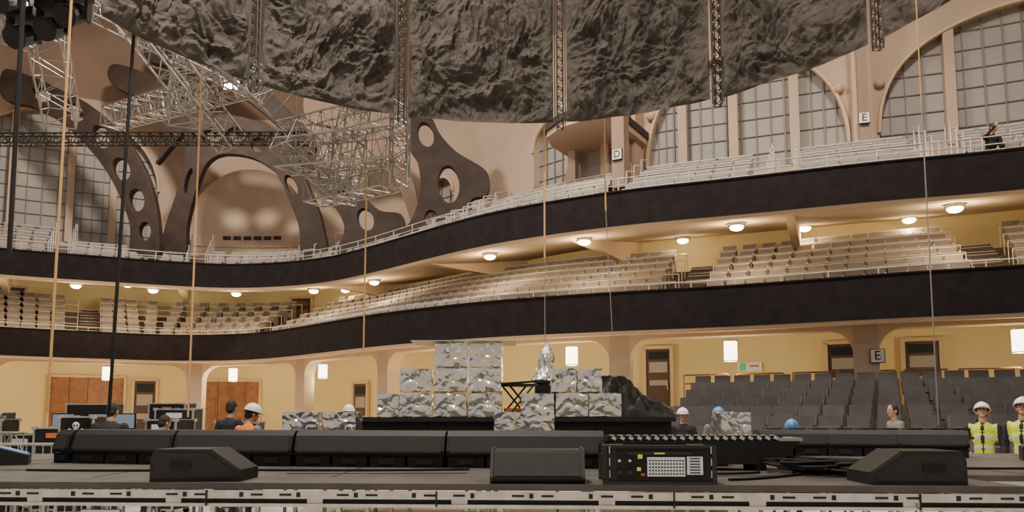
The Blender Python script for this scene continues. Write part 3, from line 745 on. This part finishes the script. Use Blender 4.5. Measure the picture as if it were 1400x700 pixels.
for r_ in range(3):
    for c in range(2):
        foilbox(-.83+c*.47,10.55,T+r_*.335,.45,.5,.32,random.uniform(-.03,.03),s); s+=1
for r_ in range(2): foilbox(-1.31,10.6,T+r_*.335,.43,.45,.32,.02,s); s+=1
foilbox(-1.68,10.6,T,.3,.4,.31,0,s); s+=1
for x in(.34,.80,1.26): foilbox(x,10.6,T,.445,.5,.32,random.uniform(-.03,.03),s); s+=1
for x in(.70,1.05): foilbox(x,10.6,T+.335,.34,.45,.32,random.uniform(-.03,.03),s); s+=1
for x,y,w in((-2.5,9.3,.42),(-2.05,9.35,.40),(.14,9.4,.72),(2.72,9.6,.38)): foilbox(x,y,DZ,w,.45,.56,.02,s); s+=1
mb=MB(); mb.box((-.65,10.6,2.62),(1.42,.7,.012),'sheet'); mb.obj('clear_sheet')
# foil statue
bm=bmesh.new(); bmesh.ops.create_icosphere(bm,subdivisions=5,radius=1)
for v in bm.verts:
    z=v.co.z
    t=(z+1)/2
    w=.13*(1-t)**1.5+.05+.02*math.sin(t*11+.5)
    n=noise.ridged_multi_fractal(v.co*1.8,1,2,4,1,2)*.016
    rr=math.hypot(v.co.x,v.co.y)
    rr2=min(1,rr*1.6)
    ux,uy=(v.co.x/(rr+1e-6),v.co.y/(rr+1e-6))
    v.co=Vector((ux*rr2*(w+n)+.08*t,uy*rr2*(w+n),t*.62))
me=bpy.data.meshes.new('foil_wrapped_statue');bm.to_mesh(me);bm.free();me.materials.append(M['foil']);o=bpy.data.objects.new('foil_wrapped_statue',me);COL.objects.link(o);o.location=(.45,11.2,2.06)
mb=MB(); mb.box((.5,11.2,1.83),(.34,.34,.46),'drape'); mb.obj('statue_plinth')
# draped tarp pile: height field with radiating folds, tall at one side, trailing off to the other
bm=bmesh.new(); NX=130;NY=80; grid=[]
for j in range(NY+1):
    row=[]
    for i in range(NX+1):
        x=-.62+1.62*i/NX; y=-1+2*j/NY
        px_=x*.92; py=y*.62
        if x<0: prof=math.sqrt(max(0,1-(x/.62)**2))
        else: prof=max(0,1-x)**.8*(1+.25*math.sin(x*9)*x)
        across=max(0,1-abs(y)**2.0)**.6
        ridge=.64*prof*across
        f=abs(math.sin((x*3.2-y*1.6)*3+noise.noise(Vector((x*2.5,y*2.5,1)))*3.0))
        f2=abs(noise.noise(Vector((x*6,y*4,2.2))))
        z=ridge*(.74+.26*f)+.09*f2*min(1,prof*2)*across
        row.append(bm.verts.new((px_,py,max(0.0,z))))
    grid.append(row)
for j in range(NY):
    for i in range(NX): bm.faces.new((grid[j][i],grid[j][i+1],grid[j+1][i+1],grid[j+1][i]))
me=bpy.data.meshes.new('black_draped_tarp');bm.to_mesh(me);bm.free();me.materials.append(M['drape'])
for p in me.polygons:p.use_smooth=True
o=bpy.data.objects.new('black_draped_tarp',me);COL.objects.link(o);o.location=(1.52,11.6,T)
# folding chair with a slab laid across it
e=empty('folding_chair',(.08,10.7,T),.3); mb=MB()
mb.box((0,0,.44),(.42,.4,.03),'black'); mb.box((.0,0,.475),(.60,.42,.022),'black',mx=Matrix.Rotation(-.08,3,'Y'))
for y in(-.17,.17): mb.tube((-.2,y,0),(.18,y,.44),.014,'trussd',6); mb.tube((.2,y,0),(-.18,y,.44),.014,'trussd',6)
mb.tube((-.2,-.17,.02),(-.2,.17,.02),.012,'trussd',6);mb.tube((.2,-.17,.02),(.2,.17,.02),.012,'trussd',6)
mb.box((-.1,-.05,.06),(.2,.1,.12),'orange'); mb.obj('frame',parent=e)

# --- left side clutter on the hall floor
def fcase(x,y,w,d,h,rz=0,kind='',z=0):
    e=empty('flight_case',(x,y,z),rz); mb=MB()
    mb.box((0,0,.1+(h-.1)/2),(w,d,h-.1),'black')
    for sx_ in(-1,1):
        for sy in(-1,1):
            mb.box((sx_*w/2,sy*d/2,.1+(h-.1)/2),(.03,.03,h-.1),'alu'); mb.tube((sx_*w*.4,sy*d*.4-.02,.05),(sx_*w*.4,sy*d*.4+.02,.05),.05,'rubber',12); mb.box((sx_*w*.4,sy*d*.4,.09),(.06,.06,.04),'alu')
            mb.box((sx_*w/2,sy*d/2,h),(.07,.07,.05),'alu')
    for z_ in(.11,h*.7,h): 
        mb.box((0,-d/2,z_),(w,.02,.025),'alu'); mb.box((0,d/2,z_),(w,.02,.025),'alu')
    for x_ in(-.25,.25): mb.box((x_*w,-d/2-.01,h*.5),(.12,.02,.09),'alu')
    if kind=='skull':
        mb.box((0,-d/2-.012,h-.17),(.34,.01,.26),'rubber')
        mb.ell((0,-d/2-.02,h-.13),(.055,.012,.055),'white'); mb.box((0,-d/2-.02,h-.19),(.05,.012,.04),'white')
        for sg in(-1,1): mb.box((0,-d/2-.019,h-.235),(.24,.008,.022),'white',mx=Matrix.Rotation(sg*.45,3,'Y')); mb.ell((sg*.022,-d/2-.032,h-.13),(.014,.006,.016),'rubber')
    if kind=='lab': mb.box((0,-d/2-.015,h-.12),(.3,.01,.1),'white'); mb.box((-w*.3,-d/2-.015,h-.2),(.1,.01,.1),'red')
    if kind=='labb': mb.box((0,-d/2-.015,h-.12),(.22,.01,.08),'orange'); mb.box((w*.3,-d/2-.015,h-.14),(.12,.01,.1),'bluel')
    mb.obj('body',parent=e)
for a in [(-6.75,12.2,.5,.5,1.60,.05,'skull'),(-5.7,12.9,.5,.6,1.55,-.1,'lab'),(-7.5,12.9,.6,.6,1.42,.1,'labb'),(-8.4,13.5,.6,.6,1.3,0,'lab'),(-9.6,14.2,.7,.6,1.55,.1,''),(-8.3,15.9,.7,.7,1.5,0,'labb'),(-11.5,16.5,.8,.7,1.6,0,'lab'),(-6.6,15.3,.7,.6,1.75,.1,'lab'),(-4.9,14.1,.6,.6,1.5,.1,'labb'),(-10,18.5,1.0,.7,1.9,.1,''),(-13,19,1.1,.7,1.7,.1,'lab'),(-7.7,17.5,.8,.6,1.9,0,'labb'),(-5.6,15.5,.5,.5,1.5,0,'lab')]: fcase(*a)
# control desk with monitors
e=empty('control_desk',(-8.0,14.6,0),.1); mb=MB()
mb.box((0,0,1.2),(1.7,.7,.06),'black')
for sx_ in(-.8,.8):
    for sy in(-.3,.3): mb.tube((sx_,sy,0),(sx_,sy,1.2),.03,'alu',8)
for x in(-.5,.15,.6):
    mb.box((x,.1,1.52),(.42,.04,.3),'rubber'); mb.box((x,.075,1.52),(.38,.01,.26),'mon'); mb.tube((x,.12,1.22),(x,.12,1.4),.02,'alu',6)
for x in(-.3,.35): mb.box((x,-.2,1.27),(.5,.3,.08),'grille'); mb.box((x,-.2,1.315),(.42,.22,.01),'white')
mb.obj('desk_body',parent=e)
for (x,y) in((-6.9,11.4),(-8.6,11.6)):
    e=empty('crowd_barrier',(x,y,0),.1); mb=MB()
    mb.tube((-.7,0,1.2),(.7,0,1.2),.022,'alu',8);mb.tube((-.7,0,.2),(.7,0,.2),.02,'alu',8)
    for sg in(-.7,.7): mb.tube((sg,0,0),(sg,0,1.2),.022,'alu',8); mb.tube((sg,-.3,.02),(sg,.3,.02),.02,'alu',8)
    for i in range(11): mb.tube((-.58+i*.116,0,.2),(-.58+i*.116,0,1.2),.009,'alu',6)
    mb.obj('frame',parent=e)
mb=MB()
mb.truss((-10.5,12.2,1.2),(-7.8,12.2,1.2),.3,9,.022,'truss'); mb.truss((-11,13.1,1.0),(-8.9,12.9,1.0),.3,9,.022,'truss')
for x in(-10.3,-8.1): mb.box((x,12.2,.52),(.5,.5,1.04),'black')
for x in(-10.8,-9.1): mb.box((x,13.0,.42),(.5,.3,.84),'black')
mb.obj('truss_stack')
for x,y,k in((-5.45,8.2,'bluel'),(6.2,8.9,'bluel')):
    e=empty('floor_light',(x,y,DZ),.5 if x<0 else -.5); mb=MB(); mb.prism([(-.3,0),(-.3,.16),(-.1,.22),(.3,.1),(.3,0)],'black','Y',-.25,.25)
    mb.prism([(-.09,.225),(.28,.115),(.28,.105),(-.09,.215)],k,'Y',-.2,.2); mb.obj('body',parent=e)
mb=MB()
for i in range(9):
    x=4.0+i*.36;y=11.9; mb.box((x,y,1.36),(.24,.2,.14),'black'); mb.tube((x,y-.1,1.36),(x,y-.13,1.36),.05,'grille',10); mb.tube((x,y,0),(x,y,1.3),.02,'trussd',6)
mb.tube((3.8,11.9,1.28),(7.1,11.9,1.28),.025,'trussd',8); mb.obj('lamp_bar_row')

# ---------------------------------------------------------------- people
def remesh(mb,vox,it=3,name='body'):
    o=mb.obj('tmp'); md=o.modifiers.new('r','REMESH'); md.mode='VOXEL'; md.voxel_size=vox
    dg=bpy.context.evaluated_depsgraph_get(); me=bpy.data.meshes.new_from_object(o.evaluated_get(dg)); bpy.data.objects.remove(o)
    bm=bmesh.new(); bm.from_mesh(me)
    for _ in range(it): bmesh.ops.smooth_vert(bm,verts=bm.verts,factor=.5,use_axis_x=True,use_axis_y=True,use_axis_z=True)
    bm.to_mesh(me); bm.free(); me.name=name; me.materials.clear(); return me
def limb(mb,a,b,ra,rb):
    mb.tube(a,b,ra,'skin',12,rb); mb.ell(a,(ra,)*3,'skin'); mb.ell(b,(rb,)*3,'skin')
def person(name,x,y,z,head,H=1.76,lean=0,hp=0,hyaw=0,arms=('down','down'),top='jacket',vest=None,helmet=None,hair=True,legs='stand'):
    S=H/1.76; e=empty(name,(x,y,z),head); e.scale=(S,S,S)
    dz=-.38 if legs=='sit' else 0
    hip=Vector((0,0,.93))
    RL=Matrix.Rotation(-lean,3,'X')
    U=lambda p:hip+RL@(Vector(p)-hip)+Vector((0,0,dz))
    mb=MB()
    for (c,r) in [((0,0,.95),(.165,.12,.12)),((0,0,1.08),(.145,.105,.13)),((0,.005,1.24),(.165,.115,.14)),((0,0,1.36),(.175,.105,.11)),((0,-.005,1.42),(.14,.08,.07))]:
        mb.ell(U(c),r,'skin',16,10,RL)
    limb(mb,U((0,0,1.42)),U((0,.012,1.54)),.062,.052)
    hands=[]
    for sg,ar in zip((-1,1),arms):
        sh=(sg*.19,0,1.405)
        el,wr={'down':((sg*.25,-.02,1.13),(sg*.255,.06,.88)),'fwd':((sg*.24,.08,1.16),(sg*.16,.32,1.2)),'up':((sg*.26,.20,1.45),(sg*.16,.32,1.66)),'hip':((sg*.36,-.06,1.18),(sg*.2,.06,1.02))}[ar]
        S_,E_,W_=U(sh),U(el),U(wr)
        limb(mb,S_,E_,.066,.05); limb(mb,E_,W_,.047,.034); hands.append((E_,W_,sg))
    feet=[]
    for sg in(-1,1):
        st=.05*sg
        k=(sg*.105,.02+st,.5);a=(sg*.115,-.02+st,.09)
        if legs=='sit': k=(sg*.12,.44,.53);a=(sg*.12,.46,.09)
        limb(mb,(sg*.095,0,.92+dz),k,.098,.062); limb(mb,k,a,.06,.042)
        feet.append(a)
    me=remesh(mb,.018,3)
    ks=[top,'trouser','skin',vest or top,'refl']
    for k in ks: me.materials.append(M[k])
    RLi=RL.inverted()
    for p in me.polygons:
        p.use_smooth=True; c=p.center; t=RLi@(c-hip-Vector((0,0,dz)))+hip
        if c.z<.93+dz and abs(c.x)<.24 and t.z<.97: i=1
        else:
            i=0
            if t.z>1.49 and abs(t.x)<.09: i=2
            elif vest and abs(t.x)<.185 and .95<t.z<1.49:
                i=3
                if 1.08<t.z<1.13 or 1.22<t.z<1.27: i=4
                if abs(t.x)<.018 and t.y>0: i=0
            elif t.z<.95 and abs(t.x)<.2: i=1
        p.material_index=i
    o=bpy.data.objects.new('body',me);COL.objects.link(o);o.parent=e
    mb=MB()
    for a in feet:
        mb.ell((a[0],a[1]+.06,.045),(.05,.14,.05),'shoe'); mb.tube((a[0],a[1],.04),(a[0],a[1],.15),.05,'shoe',10,.048); mb.box((a[0],a[1]+.06,.012),(.095,.27,.024),'rubber')
    mb.obj('boots',True,parent=e)
    mb=MB()
    for E_,W_,sg in hands:
        d=(W_-E_).normalized(); side=d.cross(Vector((sg,0.001,0))).normalized()
        nrm=d.cross(side).normalized()
        fr=Matrix((side,nrm,d)).transposed()
        mb.ell(W_+d*.055,(.042,.018,.055),'skin',12,8,fr)
        for j,(ox,l) in enumerate(((-.03,.062),(-.01,.075),(.01,.07),(.03,.055))):
            p0=W_+d*.09+side*ox; p1=p0+d*l*.5-nrm*.006; p2=p1+d*l*.35-nrm*.022*1
            mb.tube(p0,p1,.0095,'skin',7,.0085); mb.ell(p1,(.0088,)*3,'skin',7,5); mb.tube(p1,p2,.0085,'skin',7,.007); mb.ell(p2,(.0072,)*3,'skin',7,5)
        p0=W_+d*.03-side*.035; p1=p0-side*.03+d*.03; p2=p1+d*.03
        mb.tube(p0,p1,.012,'skin',7,.010); mb.ell(p1,(.0102,)*3,'skin',7,5); mb.tube(p1,p2,.010,'skin',7,.008); mb.ell(p2,(.008,)*3,'skin',7,5)
    mb.obj('hands',True,parent=e)
    he=bpy.data.objects.new('head',None); COL.objects.link(he); he.parent=e; he.location=U((0,.015,1.53)); he.rotation_euler=(hp-lean*.6,0,hyaw)
    mb=MB()
    mb.ell((0,.0,.135),(.075,.093,.098),'skin',20,14); mb.ell((0,.03,.065),(.055,.06,.06),'skin',16,10); mb.ell((0,.068,.03),(.026,.024,.022),'skin')
    mb.ell((0,.095,.092),(.014,.022,.014),'skin'); mb.tube((0,.088,.13),(0,.102,.098),.009,'skin',8,.013)
    for sg in(-1,1): mb.ell((sg*.077,-.002,.105),(.012,.022,.034),'skin'); mb.ell((sg*.03,.078,.135),(.022,.014,.008),'skin'); mb.ell((sg*.042,.06,.085),(.024,.024,.022),'skin')
    limb(mb,(0,.0,.06),(0,-.01,-.03),.052,.055)
    me=remesh(mb,.0075,2,'face'); me.materials.append(M['skin'])
    for p in me.polygons:p.use_smooth=True
    o=bpy.data.objects.new('face',me);COL.objects.link(o);o.parent=he
    mb=MB()
    for sg in(-1,1):
        mb.ell((sg*.03,.082,.117),(.014,.010,.008),'eyew',10,8); mb.ell((sg*.03,.0905,.117),(.006,.004,.006),'eyed',8,6); mb.ell((sg*.031,.088,.138),(.02,.008,.005),'hair',8,6)
    mb.ell((0,.089,.062),(.024,.008,.006),'lip',10,6)
    if hair:
        mb.ell((0,-.014,.142),(.084,.095,.100),'hair',20,14)
        mb.ell((0,-.045,.09),(.072,.06,.07),'hair',16,10)
    mb.obj('features',True,parent=he)
    if helmet:
        mb=MB(); vs=[];fs=[];NU=24;NV=8
        for j in range(NV+1):
            p=math.pi/2*j/NV
            for i in range(NU):
                t=2*math.pi*i/NU; vs.append((.112*math.cos(p)*math.cos(t),.132*math.cos(p)*math.sin(t),.155+.118*math.sin(p)+.008*math.exp(-(math.cos(t)*math.cos(p)/.25)**2)))
        for j in range(NV):
            for i in range(NU): fs.append((j*NU+i,j*NU+(i+1)%NU,(j+1)*NU+(i+1)%NU,(j+1)*NU+i))
        mb.add(vs,fs,helmet)
        vs=[];fs=[]
        for i in range(NU):
            t=2*math.pi*i/NU; f=max(0,math.sin(t))**2
            vs+= [(.110*math.cos(t),.130*math.sin(t),.160),(.122*math.cos(t),(.145+.05*f)*math.sin(t),.150-.01*f),(.110*math.cos(t),.130*math.sin(t),.146)]
        for i in range(NU):
            a=i*3;b=((i+1)%NU)*3; fs+=[(a,b,b+1,a+1),(a+1,b+1,b+2,a+2)]
        mb.add(vs,fs,helmet)
        for sg in(-1,1): mb.tube((sg*.088,.03,.15),(sg*.03,.06,.018),.004,'rubber',6)
        mb.obj('hard_hat',True,parent=he)
    return e
pi=math.pi
person('worker_orange_vest',-4.0,11.5,0,-.5,1.78,.18,-.15,-.4,('fwd','fwd'),'shirtg','hivizo','white')
person('worker_dark_jacket',-4.75,12.9,0,-.4,1.88,.08,-.1,.2,('down','fwd'),'jacket')
person('worker_hard_hat',-3.15,14.9,0,pi,1.80,0,0,.3,('down','down'),'jacket',None,'white')
person('worker_dark_jacket',-6.15,11.8,0,.3,1.82,.1,-.2,-.3,('down','fwd'),'jacket')
person('worker_dark_jacket',-5.3,11.45,0,-.6,1.64,.2,-.2,0,('fwd','down'),'jacket')
person('worker_yellow_vest',7.38,12.1,0,pi*.78,1.80,0,.35,.15,('down','hip'),'jacket','hiviz','white')
person('worker_yellow_vest',7.36,11.1,0,pi*.70,1.85,0,.3,.2,('hip','down'),'jacket','hiviz','white')
person('worker_grey_shirt',7.1,14.2,0,pi*.5,1.84,.1,0,.2,('fwd','down'),'shirtg')
person('worker_blue_helmet',3.95,14.9,0,pi,1.76,.1,-.2,.3,('fwd','down'),'shirtg',None,'blue')
person('worker_hard_hat',3.3,14.9,0,pi*.9,1.74,0,0,.2,('down','down'),'jacket',None,'white')
person('worker_blue_helmet',4.75,13.2,0,pi*.9,1.64,.55,-.3,.2,('fwd','fwd'),'jacket',None,'blue')
q=UP.sx(11.95)
for dq in(0,.8): p=UP.at(q+dq,.9,7.72); person('spectator_dark_clothes',p.x,p.y,7.72,UP.ang(q)+pi+.4,1.74,.25+dq*.2,-.1,.2,('fwd','up'),'jacket',legs='sit')
# ---------------------------------------------------------------- world, camera
w=bpy.data.worlds.new('hall_ambience'); bpy.context.scene.world=w; w.use_nodes=True
w.node_tree.nodes['Background'].inputs[0].default_value=(1,.86,.73,1); w.node_tree.nodes['Background'].inputs[1].default_value=.40
cam=bpy.data.cameras.new('camera'); cam.lens=27; cam.sensor_width=36; cam.shift_y=.085; cam.clip_end=200
co=bpy.data.objects.new('camera',cam); COL.objects.link(co); co.location=(0,0,1.6); co.rotation_euler=(R(95.5),0,0)
bpy.context.scene.camera=co
